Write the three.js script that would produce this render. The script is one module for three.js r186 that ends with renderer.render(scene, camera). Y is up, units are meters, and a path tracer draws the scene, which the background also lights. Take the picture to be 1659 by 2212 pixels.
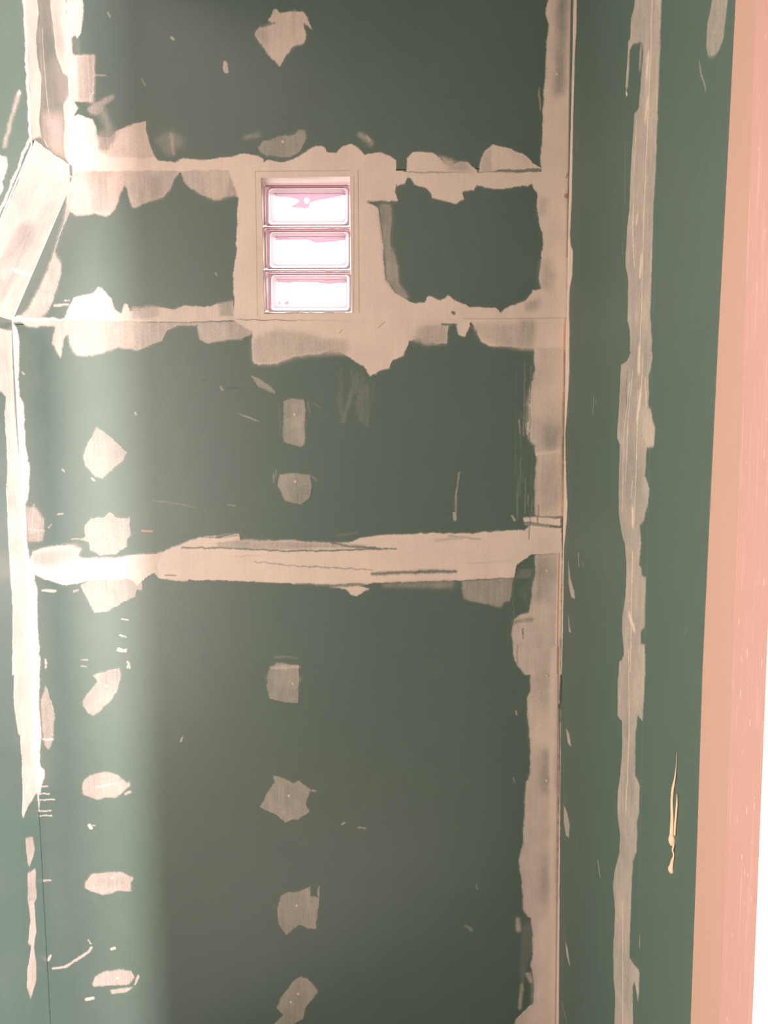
import * as THREE from 'three';
import { RoundedBoxGeometry } from 'three/addons/geometries/RoundedBoxGeometry.js';
import { RectAreaLightUniformsLib } from 'three/addons/lights/RectAreaLightUniformsLib.js';
import { mergeGeometries } from 'three/addons/utils/BufferGeometryUtils.js';

// ---------------------------------------------------------------- camera, sky, lights, exposure
const scene = new THREE.Scene();
const D = Math.PI / 180;
const camera = new THREE.PerspectiveCamera(2 * Math.atan(1106 / 1660) / D, 1659 / 2212, 0.02, 60);
camera.position.set(0, 1.5, 1.71);                       // at eye height in the doorway, looking at the back wall
camera.rotation.set(-5.5 * D, 1.4 * D, -0.5 * D, 'YXZ');
const renderer = new THREE.WebGLRenderer({ antialias: true });
renderer.toneMapping = THREE.LinearToneMapping;
renderer.toneMappingExposure = 1.0;
renderer.shadowMap.enabled = true;
RectAreaLightUniformsLib.init();
scene.background = new THREE.Color(1.0, 0.98, 0.97);     // overcast daylight, seen through the glass blocks only
scene.backgroundIntensity = 7;
const LIGHT = {
  window: { color: new THREE.Color(1.0, 0.92, 0.83), nits: 5.5 },    // added window out of view, brightens the right wall and the boards
  ceiling: { color: new THREE.Color(1.0, 0.85, 0.72), nits: 4 },     // added lamp out of view, soft fill
  work: { color: new THREE.Color(1.0, 0.82, 0.88), candela: 145 },      // added spot out of view, makes the bright band on the left
};
const XL = -0.859, XR = 0.358, XB = -0.709, ZB = 0.187, ZN = 0.235, ZF = 0.81, ZH = 1.0, CEIL = 2.5;   // corners of the small room, boxing, doorway
const hallX0 = -1.55, hallX1 = 2.3, hallZ1 = 3.5;
{
  const w = new THREE.RectAreaLight(LIGHT.window.color, LIGHT.window.nits, 1.6, 2.27);
  w.name = 'added_window_light'; w.position.set(hallX0 + 0.02, 1.215, 1.85); w.lookAt(1, 1.215, 1.85); scene.add(w);
  const c = new THREE.RectAreaLight(LIGHT.ceiling.color, LIGHT.ceiling.nits, 0.3, 0.3);
  c.name = 'added_ceiling_light'; c.position.set(-0.15, CEIL - 0.06, 2.1); c.lookAt(-0.15, 0, 2.1001); scene.add(c);
  const s = new THREE.SpotLight(LIGHT.work.color, LIGHT.work.candela, 0, 33 * D, 0.25, 2);
  s.name = 'added_spot_beam'; s.position.set(1.56, 0.95, 2.30); s.target.position.set(-0.72, 1.05, 0);
  s.castShadow = true; s.shadow.radius = 3.2; s.shadow.mapSize.set(2048, 2048); s.shadow.bias = -0.0005;
  scene.add(s, s.target);
}

// ---------------------------------------------------------------- helpers
const seeded = (s) => () => ((s = (s * 1664525 + 1013904223) >>> 0) / 4294967296);
const H = new Float32Array(65536); { const r = seeded(7); for (let i = 0; i < 65536; i++) H[i] = r(); }
function noise(x, y) {                                  // value noise, 0..1
  const xi = Math.floor(x), yi = Math.floor(y), fx = x - xi, fy = y - yi;
  const u = fx * fx * (3 - 2 * fx), v = fy * fy * (3 - 2 * fy);
  const a = (xi & 255) | ((yi & 255) << 8), b = ((xi + 1) & 255) | ((yi & 255) << 8);
  const c = (xi & 255) | (((yi + 1) & 255) << 8), d = ((xi + 1) & 255) | (((yi + 1) & 255) << 8);
  const p = H[a] + (H[b] - H[a]) * u, q = H[c] + (H[d] - H[c]) * u;
  return p + (q - p) * v;
}
const ragX = (x, y) => (noise(x / 13, y / 13) - 0.5) * 3.0 + (noise(x / 3.4 + 91, y / 3.4) - 0.5) * 2.0;   // how ragged an edge of filler is, mm
const ragY = (x, y) => (noise(x / 13 + 40, y / 13 + 77) - 0.5) * 3.0 + (noise(x / 3.4, y / 3.4 + 33) - 0.5) * 2.0;
const names = new Map();
function numbered(n) { const k = names.get(n) || 0; names.set(n, k + 1); return k ? n + '_' + String(k).padStart(3, '0') : n; }
function finish(o) { o.castShadow = o.receiveShadow = true; return o; }
function mesh(name, g, m, parent) { const o = finish(new THREE.Mesh(g, m)); o.name = numbered(name); parent.add(o); return o; }
function group(name, label, category, kind, parent = scene) {
  const o = new THREE.Group(); o.name = numbered(name); o.userData = { label, category };
  if (kind) o.userData.kind = kind;
  parent.add(o); return o;
}
function at(g, x, y, z) { g.translate(x, y, z); return g; }
function box(x0, x1, y0, y1, z0, z1, r = 0.002) {
  const g = r ? new RoundedBoxGeometry(x1 - x0, y1 - y0, z1 - z0, 2, r) : new THREE.BoxGeometry(x1 - x0, y1 - y0, z1 - z0);
  return at(g, (x0 + x1) / 2, (y0 + y1) / 2, (z0 + z1) / 2);
}
const std = (o) => new THREE.MeshStandardMaterial(o);

// ---------------------------------------------------------------- the plastered faces: each has a frame (origin, u, v) and one or two sheets of colour
const GREEN = [0.061, 0.098, 0.073], FILLER = [0.63, 0.49, 0.395];   // paper face of the moisture board; joint compound
const DYE = ['#7a4a2c', '#a8774f', '#2b2a22'];
const V3 = (x, y, z) => new THREE.Vector3(x, y, z);
const slopeV = V3(0.44877, 0.89365, 0);
const faces = {
  back: { o: V3(0, 0, 0), u: V3(1, 0, 0), v: V3(0, 1, 0), sheets: [[-865, 365, 900, 2500, 0.97], [-865, 365, 0, 1300, 0.97]] },
  left: { o: V3(XL, 0, 0), u: V3(0, 0, -1), v: V3(0, 1, 0), sheets: [[-240, 5, 20, 2000, 0.97]] },
  right: { o: V3(XR, 0, 0), u: V3(0, 0, 1), v: V3(0, 1, 0), gloss: 0.6, sheets: [[-5, 830, 60, 2460, 0.85]] },
  boxside: { o: V3(XB, 0, 0), u: V3(0, 0, -1), v: V3(0, 1, 0), sheets: [[-190, 2, 2040, 2500, 0.97]] },
  boxfront: { o: V3(0, 0, ZB), u: V3(1, 0, 0), v: V3(0, 1, 0), sheets: [[-865, -700, 1700, 2500, 0.97]] },
  slope: { o: V3(XL, 1.76769, 0), u: V3(0, 0, -1), v: slopeV, sheets: [[-190, 2, -5, 340, 0.97]] },
};
for (const f of Object.values(faces)) { f.n = f.u.clone().cross(f.v).normalize(); f.ops = []; }
let face = null, lastPatch = null;
function on(n) { face = faces[n]; }
function pts(p) { const r = []; for (let i = 0; i < p.length; i += 2) r.push([p[i], p[i + 1]]); return r; }
function patch(c, f, t, p) { face.ops.push({ k: 'fill', c, f, p: pts(p), t, solid: true, screws: [] }); lastPatch = face.ops[face.ops.length - 1]; }
function paint(c, f, p) { face.ops.push({ k: 'fill', c, f, p: pts(p) }); }
function scuff(c, f, w, p) { face.ops.push({ k: 'line', c, f, w, p: pts(p) }); }
function ridge(w, p) { face.ops.push({ k: 'ridge', w, p: pts(p) }); }
function dye(col, w, p) { face.ops.push({ k: 'dye', col, w, p: pts(p) }); }
function screw(x, y) { lastPatch.screws.push([x, y]); }

// where the compound lies, millimetres on each face, in the order it was put on; left-hand cover is darkened in colour to offset the spot:
// patch = a skim with an outline and a thickness, paint = thinner or thicker places in it, scuff = scrapes, ridge = tape and trowel edges, dye = thin brown and dark lines, cracks
on('back');
patch(0.59,2.3,0.5,[-721,2081,-662,2082,-560,2080,-457,2080,-355,2078,-335,2075,-337,2006,-360,2025,-398,2016,-418,2021,-452,2039,-465,2052,-475,2074,-489,2058,-498,2038,-511,2025,-545,2013,-580,2001,-586,2017,-591,2035,-597,2049,-604,2038,-610,2023,-618,2001,-625,1992,-639,1985,-666,1992,-680,1988,-708,1988,-721,1999,-726,2016]);
paint(0.43,5.8,[-676,2080,-632,2080,-635,1998,-666,1995,-672,2011]);
paint(0.5,6.7,[-396,2076,-335,2075,-343,2029,-391,2017]);
paint(0.5,6.8,[-540,2068,-505,2071,-514,2025,-542,2019]);
patch(0.92,1.8,1.2,[-707,2195,-698,2195,-691,2197,-661,2187,-655,2174,-652,2153,-629,2146,-619,2140,-626,2128,-592,2125,-545,2112,-528,2107,-521,2100,-505,2097,-484,2096,-467,2105,-436,2099,-409,2100,-379,2103,-348,2109,-307,2107,-294,2100,-294,2074,-356,2077,-458,2077,-560,2078,-662,2080,-721,2079,-714,2143]);
patch(0.71,1.8,0.9,[-652,2152,-625,2151,-608,2164,-573,2176,-544,2183,-545,2163,-541,2146,-534,2125,-527,2107,-549,2104,-627,2109,-647,2122]);
paint(0.37,4.7,[-649,2150,-612,2150,-619,2135,-630,2122,-650,2122]);
patch(0.16,6.9,0.2,[-527,2146,-502,2156,-489,2162,-465,2148,-465,2126,-487,2120,-494,2106,-504,2110,-514,2123]);
scuff(0.4,3.4,4.6,[-492,2155,-487,2110]);
patch(0.79,1.9,1.0,[-707,2430,-671,2430,-673,2392,-677,2365,-687,2351,-690,2359,-696,2357,-700,2326,-696,2319,-652,2318,-656,2242,-664,2223,-700,2225,-692,2211,-702,2196,-712,2188,-711,2272]);
paint(0.36,4.9,[-689,2319,-650,2319,-656,2220,-690,2227]);
paint(0.05,2.5,[-697,2354,-680,2353,-681,2322,-697,2324]);
patch(0.3,3.6,0.4,[-672,2207,-656,2221,-642,2226,-615,2239,-611,2231,-625,2223,-638,2215,-640,2205,-654,2195,-667,2199]);
scuff(0.4,1.8,2.4,[-654,2277,-630,2276]);
scuff(0.2,9.4,16.5,[-643,2206,-618,2154,-645,2155]);
patch(0.94,1.6,1.2,[-369,1762,-365,1790,-363,1800,-367,1840,-364,1870,-358,1900,-355,1953,-352,1999,-350,2018,-361,2054,-370,2077,-414,2077,-413,2100,-383,2101,-351,2103,-349,2110,-329,2111,-308,2107,-306,2091,-297,2092,-285,2098,-270,2093,-255,2090,-225,2099,-207,2110,-180,2125,-160,2121,-156,2111,-137,2109,-123,2122,-106,2127,-90,2120,-77,2104,-43,2109,-23,2102,-10,2093,-8,2070,16,2067,13,2051,-9,2041,-13,2026,-5,2009,-9,2005,-68,2006,-48,1994,-41,1955,-37,1895,-34,1846,-7,1807,25,1789,56,1793,83,1788,110,1784,144,1774,144,1752,22,1755,-111,1756,-310,1760]);
patch(0.34,4.3,0.4,[-49,2001,-24,2003,-17,1990,-19,1961,-23,1915,-13,1898,-6,1869,-3,1835,9,1815,19,1804,8,1797,-7,1807,-34,1842,-39,1895,-41,1955]);
scuff(0.15,1.6,3.2,[-35,1932,-35,1869]);
scuff(0.3,4.3,7.5,[-41,1974,-40,1928]);
scuff(0.1,2.2,4.3,[-71,2006,-11,2004]);
paint(0.72,5.6,[-414,2076,-367,2075,-367,2064,-378,2022,-402,2017,-416,2022]);
patch(0.92,1.6,1.0,[12,2070,15,2096,27,2106,47,2109,70,2105,84,2095,94,2084,110,2080,127,2086,144,2085,164,2067,164,2063,15,2067]);
paint(0.62,6.6,[80,2100,103,2092,118,2085,137,2086,154,2065,103,2067]);
patch(0.9,1.6,1.1,[167,2065,171,2085,180,2106,196,2121,224,2115,262,2101,281,2083,301,2071,299,2066,232,2065]);
paint(0.65,3.3,[168,2065,172,2086,181,2104,194,2113,194,2064]);
patch(0.94,1.6,1.0,[-8,2069,15,2066,80,2064,156,2064,232,2063,301,2063,305,2012,294,2015,281,2038,271,2033,263,2034,210,2027,183,2032,165,2038,156,2028,133,2024,137,2008,118,2000,91,2006,68,2012,65,2023,55,2032,43,2038,30,2041,22,2053,15,2057,11,2043,-8,2037]);
scuff(0.1,1.1,3.3,[209,2066,301,2068]);
patch(0.82,1.8,1.1,[-874,1768,-845,1775,-742,1768,-730,1796,-719,1814,-678,1821,-663,1835,-653,1829,-637,1810,-630,1787,-616,1778,-605,1800,-600,1797,-594,1782,-566,1786,-535,1792,-503,1785,-474,1793,-433,1790,-367,1801,-363,1760,-475,1757,-593,1759,-722,1762,-866,1761]);
paint(0.52,4.4,[-592,1790,-530,1792,-531,1770,-593,1764]);
paint(0.45,3.2,[-400,1797,-367,1803,-368,1768,-397,1770]);
patch(0.54,2.3,0.5,[-845,1764,-722,1762,-593,1760,-475,1758,-363,1759,-327,1751,-328,1731,-354,1717,-389,1716,-425,1710,-444,1718,-448,1751,-470,1750,-491,1749,-515,1738,-526,1716,-549,1709,-580,1697,-625,1705,-652,1695,-684,1687,-720,1689,-732,1706,-737,1734,-744,1728,-756,1682,-773,1716,-765,1752,-825,1751]);
paint(0.48,6.8,[-736,1756,-681,1758,-629,1755,-642,1700,-694,1689,-725,1696]);
patch(0.93,1.6,1.1,[-368,1762,-312,1759,-108,1757,33,1757,234,1756,356,1756,357,1688,295,1692,235,1695,194,1697,174,1708,164,1730,152,1751,144,1731,138,1718,124,1724,119,1746,104,1742,99,1704,75,1703,58,1717,38,1715,18,1710,4,1678,-18,1670,-28,1652,-44,1648,-69,1635,-84,1658,-118,1677,-142,1694,-170,1686,-232,1680,-273,1666,-314,1661,-328,1671,-328,1736,-348,1747]);
paint(0.58,8.5,[-325,1721,-271,1739,-221,1735,-170,1719,-119,1714,-118,1684,-170,1686,-232,1680,-273,1666,-314,1663,-326,1673]);
paint(0.62,6.2,[38,1742,99,1746,99,1704,58,1702,23,1712]);
paint(0.68,8.4,[154,1745,285,1744,290,1692,215,1697,176,1710]);
patch(0.94,1.6,1.1,[19,1795,33,1792,52,1794,58,1807,87,1797,103,1807,118,1797,141,1788,146,1782,176,1780,207,1781,216,1768,234,1783,265,1791,275,1800,292,1816,307,1817,308,1753,157,1755,21,1756,-38,1757,-37,1829]);
scuff(0.05,1,6.3,[112,1771,115,1769]);
scuff(0.05,1,5.2,[110,1744,113,1742]);
scuff(0.05,1,5.2,[149,1746,152,1744]);
scuff(0.05,1,3.1,[94,1746,97,1744]);
scuff(0.15,1,4.2,[89,1746,119,1744]);
patch(0.93,1.8,1.1,[310,2421,310,2409,306,2381,312,2362,309,2322,306,2252,303,2189,300,2109,300,2063,299,2035,294,2017,293,1987,297,1957,305,1937,307,1911,302,1891,303,1865,298,1845,302,1819,285,1816,275,1799,289,1757,289,1694,358,1688,362,1831,363,1995,365,2124,366,2298,369,2420]);
paint(0.3,10.7,[331,2414,351,2414,347,2346,346,2277,345,2223,334,2211,326,2220,330,2274,332,2330,328,2377]);
paint(0.7,6.5,[298,2012,320,2009,310,1973,295,1973]);
paint(0.58,9.6,[304,1882,324,1885,332,1845,325,1815,303,1819]);
paint(0.6,6.3,[268,1789,300,1799,302,1782,285,1769,268,1773]);
paint(0.55,8.4,[258,1753,289,1752,289,1694,255,1695]);
screw(332,2261);
scuff(0.4,1.7,2.3,[295,2234,294,2215,298,2189]);
patch(0.74,3.2,0.6,[287,1744,289,1683,292,1643,285,1622,279,1605,274,1575,272,1523,279,1492,291,1482,297,1454,294,1402,294,1324,356,1323,354,1540,355,1693,357,1743]);
paint(0.92,2.1,[296,1744,352,1743,352,1693,293,1693]);
paint(0.84,10.5,[287,1609,352,1615,353,1540,277,1541]);
paint(0.52,10.5,[312,1523,346,1526,343,1471,310,1471]);
paint(0.6,14.7,[306,1444,347,1447,349,1332,307,1332]);
patch(0.93,1.6,1.3,[269,1321,307,1322,352,1318,351,1302,272,1311]);
scuff(0.35,2.1,5.2,[274,1306,325,1302]);
scuff(0.95,2.1,6.3,[297,1463,347,1468]);
patch(0.72,2.6,0.6,[296,1237,336,1240,356,1247,357,963,275,963,254,993,248,1029,244,1054,251,1091,264,1101,285,1108,288,1148,294,1177,297,1191]);
paint(0.5,10.6,[304,1233,332,1235,336,1184,323,1134,295,1134,298,1184]);
scuff(0.3,4.3,8.6,[250,1085,292,1090]);
scuff(0.35,2.2,4.3,[252,1029,285,1027]);
screw(323,1201);
patch(0.74,2.7,0.6,[249,1031,250,1008,257,986,267,976,281,979,288,972,289,925,281,905,281,865,286,833,291,793,289,764,290,736,281,707,277,642,275,560,265,518,269,489,274,456,277,397,287,380,296,375,299,330,301,287,296,257,305,202,302,163,260,119,258,97,361,99,358,414,355,704,354,1031]);
paint(0.42,13.6,[311,785,340,785,339,679,316,671,312,720]);
paint(0.58,13.1,[297,960,332,976,333,893,302,893]);
paint(0.88,11.2,[295,853,349,857,350,793,295,793]);
paint(0.55,14.3,[321,548,339,548,335,423,315,414]);
paint(0.9,12.5,[308,351,354,414,360,99,270,98,306,150]);
paint(0.1,5.0,[274,355,292,372,298,308,285,244,275,201,269,244]);
scuff(0.5,3.9,10.3,[289,236,295,219]);
scuff(0.5,3.9,6.5,[275,210,270,150]);
scuff(0.45,3.7,8.7,[264,372,266,346]);
screw(326,960);
screw(328,712);
ridge(3.6,[359,2408,356,2299,355,2124]);
scuff(0.97,1.1,8.5,[350,1247,346,963]);
scuff(0.95,4.4,13.1,[340,1023,339,704,348,98]);
dye(0,1.9,[358,2414,358,2314,358,2188,358,2092,357,1995,357,1884]);
dye(1,3.7,[355,1753,354,1688]);
dye(1,2.8,[354,1743,354,1625,352,1540,352,1437,353,1323]);
dye(0,2.3,[349,1240,348,1119,348,963]);
dye(0,2.2,[350,1027,352,704,354,414,355,103]);
dye(0,9.9,[354,2012,355,2011]);
dye(0,2.8,[356,2058,353,2049]);
dye(2,3.3,[353,893,353,885]);
patch(0.78,1.8,0.8,[-266,2402,-259,2403,-254,2395,-228,2397,-202,2398,-196,2389,-191,2377,-186,2362,-202,2373,-197,2350,-202,2332,-224,2328,-233,2317,-241,2309,-253,2286,-266,2299,-275,2307,-283,2316,-289,2328,-305,2350,-307,2355,-297,2367,-279,2370,-266,2374,-278,2380,-273,2388]);
paint(0.55,7.0,[-305,2354,-297,2366,-282,2368,-275,2335,-286,2325]);
scuff(0.6,4.7,9.4,[-222,2395,-225,2349]);
scuff(0.25,1.2,3.5,[-282,2371,-264,2375]);
patch(0.31,2.2,0.4,[-304,2124,-294,2137,-277,2139,-260,2147,-237,2147,-223,2149,-217,2157,-203,2156,-201,2139,-210,2123,-216,2110,-224,2105,-238,2099,-255,2101,-272,2104,-288,2106,-297,2111]);
screw(-251,2134);
scuff(0.05,2.2,6.6,[-268,2098,-238,2097,-211,2110]);
scuff(0.18,4.5,7.8,[-331,2144,-304,2150]);
scuff(0.3,5.5,9.9,[-86,2146,-61,2127]);
scuff(0.5,2.2,4.4,[-73,2143,-66,2133]);
patch(0.29,1.6,0.3,[-333,1642,-313,1634,-293,1620,-279,1607,-279,1599,-297,1606,-317,1617,-327,1631]);
patch(0.33,1.6,0.4,[-261,1584,-244,1590,-216,1587,-212,1564,-215,1538,-215,1490,-225,1482,-246,1488,-263,1493,-265,1529]);
screw(-237,1554);
paint(0.4,5.2,[-259,1549,-218,1549,-218,1523,-260,1524]);
scuff(0.2,1.6,2.1,[-207,1581,-205,1557]);
scuff(0.2,1.6,2.1,[-197,1577,-183,1569]);
scuff(0.12,1.6,2.1,[-272,1580,-272,1508]);
patch(0.33,1.6,0.4,[-273,1420,-247,1424,-208,1421,-201,1397,-208,1366,-228,1353,-244,1357,-264,1364,-272,1383,-279,1395]);
screw(-239,1405);
scuff(0.4,1.6,2.1,[-287,1426,-289,1403]);
scuff(0.35,1.6,1.6,[-208,1420,-190,1405]);
patch(0.3,1.7,0.5,[-682,1531,-660,1515,-639,1497,-614,1473,-629,1452,-656,1430,-674,1414,-692,1421,-711,1442,-716,1466,-703,1497]);
screw(-684,1488);
scuff(0.64,1.7,3.3,[-698,1415,-693,1411]);
patch(0.36,1.7,0.7,[-719,1310,-704,1324,-688,1327,-675,1327,-664,1338,-658,1341,-646,1329,-629,1327,-614,1328,-615,1285,-622,1275,-624,1260,-650,1243,-686,1240,-710,1253,-713,1271,-735,1277,-720,1283]);
scuff(0.3,1.1,3.4,[-751,1279,-713,1277,-666,1281,-627,1279]);
patch(0.37,1.7,0.6,[-736,1174,-717,1182,-688,1192,-666,1195,-631,1188,-613,1180,-591,1185,-592,1159,-603,1162,-611,1144,-622,1141,-647,1126,-674,1111,-706,1107,-713,1123,-721,1141]);
scuff(0.35,2.3,3.4,[-690,1157,-646,1161,-607,1162]);
screw(-688,1157);
patch(0.27,3.5,0.3,[-853,1355,-828,1351,-817,1338,-812,1322,-813,1293,-820,1274,-850,1273]);
scuff(0.48,1.7,2.3,[-833,1357,-837,1322,-842,1293]);
scuff(0.48,1.7,2.3,[-847,1300,-811,1297]);
patch(0.3,1.7,0.5,[-715,963,-695,969,-652,980,-651,957,-658,931,-673,905,-699,881,-718,864,-733,873,-743,887,-740,909,-728,921,-707,947]);
screw(-687,937);
patch(0.25,2.4,0.3,[-840,905,-827,937,-817,900,-810,869,-817,808,-827,782,-837,795,-842,832]);
scuff(0.68,1.8,3.7,[-841,809,-817,809]);
patch(0.34,1.8,0.5,[-754,701,-746,714,-734,724,-697,732,-669,725,-646,703,-640,709,-639,699,-646,691,-672,669,-700,667,-720,663,-752,675]);
screw(-690,704);
scuff(0.72,1.8,1.8,[-723,693,-670,704]);
scuff(0.4,1.8,6.0,[-651,676,-641,681]);
patch(0.36,1.9,0.5,[-759,458,-741,480,-708,484,-671,486,-655,477,-640,472,-648,457,-647,437,-682,438,-702,431,-719,428,-743,436,-759,445]);
screw(-692,471);
patch(0.39,2.1,0.5,[-753,203,-744,220,-727,234,-686,240,-657,236,-651,219,-662,202,-708,199,-749,195]);
screw(-691,218);
patch(0.36,2.1,0.4,[-709,186,-680,193,-651,196,-670,183,-693,177,-707,177]);
patch(0.34,1.6,0.5,[-296,985,-287,991,-261,987,-238,984,-240,938,-242,896,-275,899,-308,906,-314,928,-309,972]);
screw(-253,942);
scuff(0.62,3.3,5.5,[-304,979,-240,980]);
scuff(0.35,6.6,11.0,[-310,955,-241,952]);
scuff(0.15,2.2,4.3,[-294,1005,-242,1001]);
patch(0.35,1.7,0.5,[-305,724,-286,720,-258,705,-243,711,-217,690,-220,681,-229,655,-220,636,-249,615,-262,617,-278,608,-303,631,-336,645,-322,677,-301,706]);
screw(-268,674);
scuff(0.4,1.7,4.6,[-217,686,-208,686]);
patch(0.35,1.8,0.5,[-293,428,-275,436,-243,440,-223,452,-221,429,-202,425,-206,382,-211,346,-231,347,-250,357,-265,344,-281,329,-292,345,-300,357,-303,396]);
screw(-255,404);
scuff(0.4,1.8,3.6,[-202,451,-205,428]);
patch(0.35,1.9,0.5,[-249,225,-233,221,-208,189,-239,147,-245,120,-275,99,-320,98,-293,127,-309,145,-297,173,-268,210]);
screw(-256,182);
screw(-274,160);
patch(0.79,1.7,1.1,[-858,1221,-849,1232,-840,1251,-807,1262,-753,1266,-728,1257,-739,1239,-715,1235,-686,1237,-658,1235,-600,1243,-575,1243,-539,1248,-503,1259,-484,1270,-487,1180,-527,1182,-555,1187,-564,1198,-584,1188,-603,1170,-613,1180,-631,1188,-645,1183,-689,1184,-723,1181,-747,1176,-769,1172,-790,1178,-811,1184,-836,1196,-857,1207]);
paint(0.41,9.3,[-840,1248,-753,1265,-728,1257,-744,1235,-810,1217,-848,1218]);
patch(0.95,1.6,1.4,[-538,1251,-495,1268,-477,1275,-458,1281,-418,1280,-394,1286,-366,1291,-364,1274,-311,1273,-240,1272,-181,1267,-122,1267,-92,1278,-27,1285,20,1286,73,1288,143,1286,219,1292,274,1294,283,1303,353,1298,355,1241,289,1237,254,1215,250,1185,184,1182,55,1177,-64,1175,-93,1171,-135,1168,-182,1170,-242,1174,-289,1176,-331,1178,-421,1183,-480,1183,-552,1187,-557,1218]);
patch(0.37,3.2,0.5,[131,1178,249,1185,246,1161,239,1131,229,1131,220,1115,190,1125,155,1131,137,1136]);
patch(0.85,1.6,0.7,[-171,1166,-129,1161,-117,1147,-105,1145,-76,1163,-93,1168]);
paint(0.25,6.3,[-46,1174,114,1178,114,1161,-46,1165]);
paint(0.5,4.3,[-418,1275,-311,1273,-181,1266,-122,1266,-63,1257,-264,1252,-418,1256]);
paint(0.93,2.2,[-484,1269,-456,1280,-367,1289,-365,1277,-418,1270]);
paint(0.4,1.1,[-453,1280,-364,1286,-364,1283,-418,1278]);
scuff(0.12,1,3.5,[-499,1257,-418,1257,-264,1249,-169,1248,-98,1252,-16,1252]);
scuff(0.15,1,4.2,[-160,1267,-122,1259,-51,1254]);
scuff(0.35,1.1,2.7,[-336,1225,-265,1216,-182,1211,-69,1205]);
scuff(0.12,2.6,7.3,[-69,1196,-4,1198,55,1201,119,1200]);
scuff(0.2,1.6,4.2,[-242,1174,-171,1170,-87,1173]);
scuff(0.5,2.1,4.2,[102,1281,172,1273]);
scuff(0.6,3.1,5.2,[73,1272,131,1275]);
scuff(0.7,1.1,2.1,[-389,1236,-312,1240]);
scuff(0.75,2.1,3.1,[143,1218,243,1224]);
scuff(0.1,1.6,4.2,[252,1204,255,1185]);
paint(0.15,2.1,[260,1203,290,1205,287,1185,255,1184]);
dye(2,2.7,[-540,1195,-516,1194]);
ridge(3.3,[-563,1218,-359,1234,-63,1222,231,1233]);
ridge(2.2,[-420,1194,-123,1189,231,1191]);
paint(0.04,2.1,[255,1155,284,1179,290,1143,279,1107,270,1131]);
patch(0.82,1.7,1.2,[-857,1758,-849,1744,-846,1717,-849,1689,-853,1620,-851,1596,-843,1579,-845,1534,-845,1481,-838,1449,-839,1425,-844,1375,-853,1357,-853,1275,-849,1232,-841,1196,-836,1160,-838,1087,-843,961,-861,961,-859,1210,-858,1311,-860,1446,-865,1551,-865,1662,-863,1744]);
patch(0.82,1.8,1.1,[-838,1034,-838,986,-845,905,-845,857,-845,800,-851,763,-849,742,-842,736,-841,717,-849,701,-852,680,-864,675,-867,659,-855,659,-859,618,-860,668,-860,986,-859,1034]);
scuff(0.6,1.2,3.1,[-853,695,-835,695]);
scuff(0.6,1.3,3.1,[-862,676,-832,677]);
scuff(0.6,1.3,3.1,[-863,662,-821,663]);
scuff(0.6,1.3,3.2,[-863,635,-830,636]);
scuff(0.6,1.3,3.2,[-865,623,-829,624]);
patch(0.43,3.5,0.7,[-719,2045,-728,2002,-740,1963,-756,1920,-776,1873,-799,1830,-822,1793,-841,1773,-799,1769,-781,1782,-765,1812,-757,1836,-745,1866,-744,1886,-757,1913,-737,1963,-718,2002,-706,2028]);
scuff(0.4,1,2.3,[-813,1325,-816,1300]);
scuff(0.45,1,2.1,[-349,1552,-321,1541]);
scuff(0.4,1,4.4,[-594,1561,-592,1556]);
scuff(0.4,1,4.2,[-400,1616,-397,1609]);
scuff(0.62,1,3.4,[-642,1093,-628,1090]);
scuff(0.65,1,3.4,[-649,1055,-636,1053]);
scuff(0.65,1,4.6,[-656,1024,-638,1018]);
scuff(0.48,1,3.6,[-826,998,-824,980]);
scuff(0.4,1,2.3,[-741,998,-726,997]);
scuff(0.63,1,3.4,[-633,994,-630,979]);
scuff(0.56,1,5.8,[-823,1160,-794,1159]);
scuff(0.4,1,3.4,[-751,1159,-740,1161]);
scuff(0.4,1,3.4,[-763,1435,-759,1431]);
scuff(0.4,1,3.4,[-780,1334,-768,1335]);
scuff(0.4,1,2.3,[-802,1304,-794,1311]);
scuff(0.4,1,3.5,[-844,1651,-840,1648]);
scuff(0.69,1,3.4,[-657,1020,-645,1017,-636,1022]);
scuff(0.54,1,3.4,[-635,980,-631,988]);
scuff(0.4,1,2.3,[-741,983,-730,983]);
scuff(0.48,1,3.6,[-826,982,-822,990]);
scuff(0.64,1,7.5,[-741,601,-738,593]);
scuff(0.4,1,2.5,[-735,599,-727,598]);
scuff(0.48,1,6.4,[-930,624,-926,621]);
scuff(0.4,1,3.9,[-859,463,-840,463]);
scuff(0.64,1.1,5.5,[-857,263,-849,274]);
scuff(0.52,1.1,6.2,[-844,241,-817,244,-796,257,-775,272,-758,283,-750,295]);
scuff(0.4,1.1,4.0,[-756,315,-752,304]);
scuff(0.66,1.1,6.7,[-702,292,-694,294]);
scuff(0.46,1.1,5.4,[-648,202,-641,225]);
scuff(0.6,1.1,8.3,[-768,162,-753,166]);
scuff(0.6,1,3.5,[-515,805,-513,812]);
scuff(0.1,1,2.3,[-530,832,-518,833]);
scuff(0.35,1,3.7,[-618,2403,-614,2395]);
scuff(0.6,1,4.7,[-485,2352,-480,2348]);
scuff(0.6,1,9.3,[-371,2297,-370,2281]);
scuff(0.25,1,3.5,[-552,2267,-544,2254]);
scuff(0.48,1,3.4,[-738,1807,-731,1806]);
scuff(0.48,1,4.6,[-762,1797,-734,1798]);
scuff(0.4,1,3.2,[-406,1863,-404,1858]);
scuff(0.4,1,1.7,[-363,1557,-317,1539]);
scuff(0.35,1,2.6,[116,1325,119,1372,126,1423]);
scuff(0.6,1,5.2,[116,1332,118,1322]);
scuff(0.5,1,1.8,[-512,815,-517,804]);
scuff(0.5,1,3.5,[-145,604,-139,608]);
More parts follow.
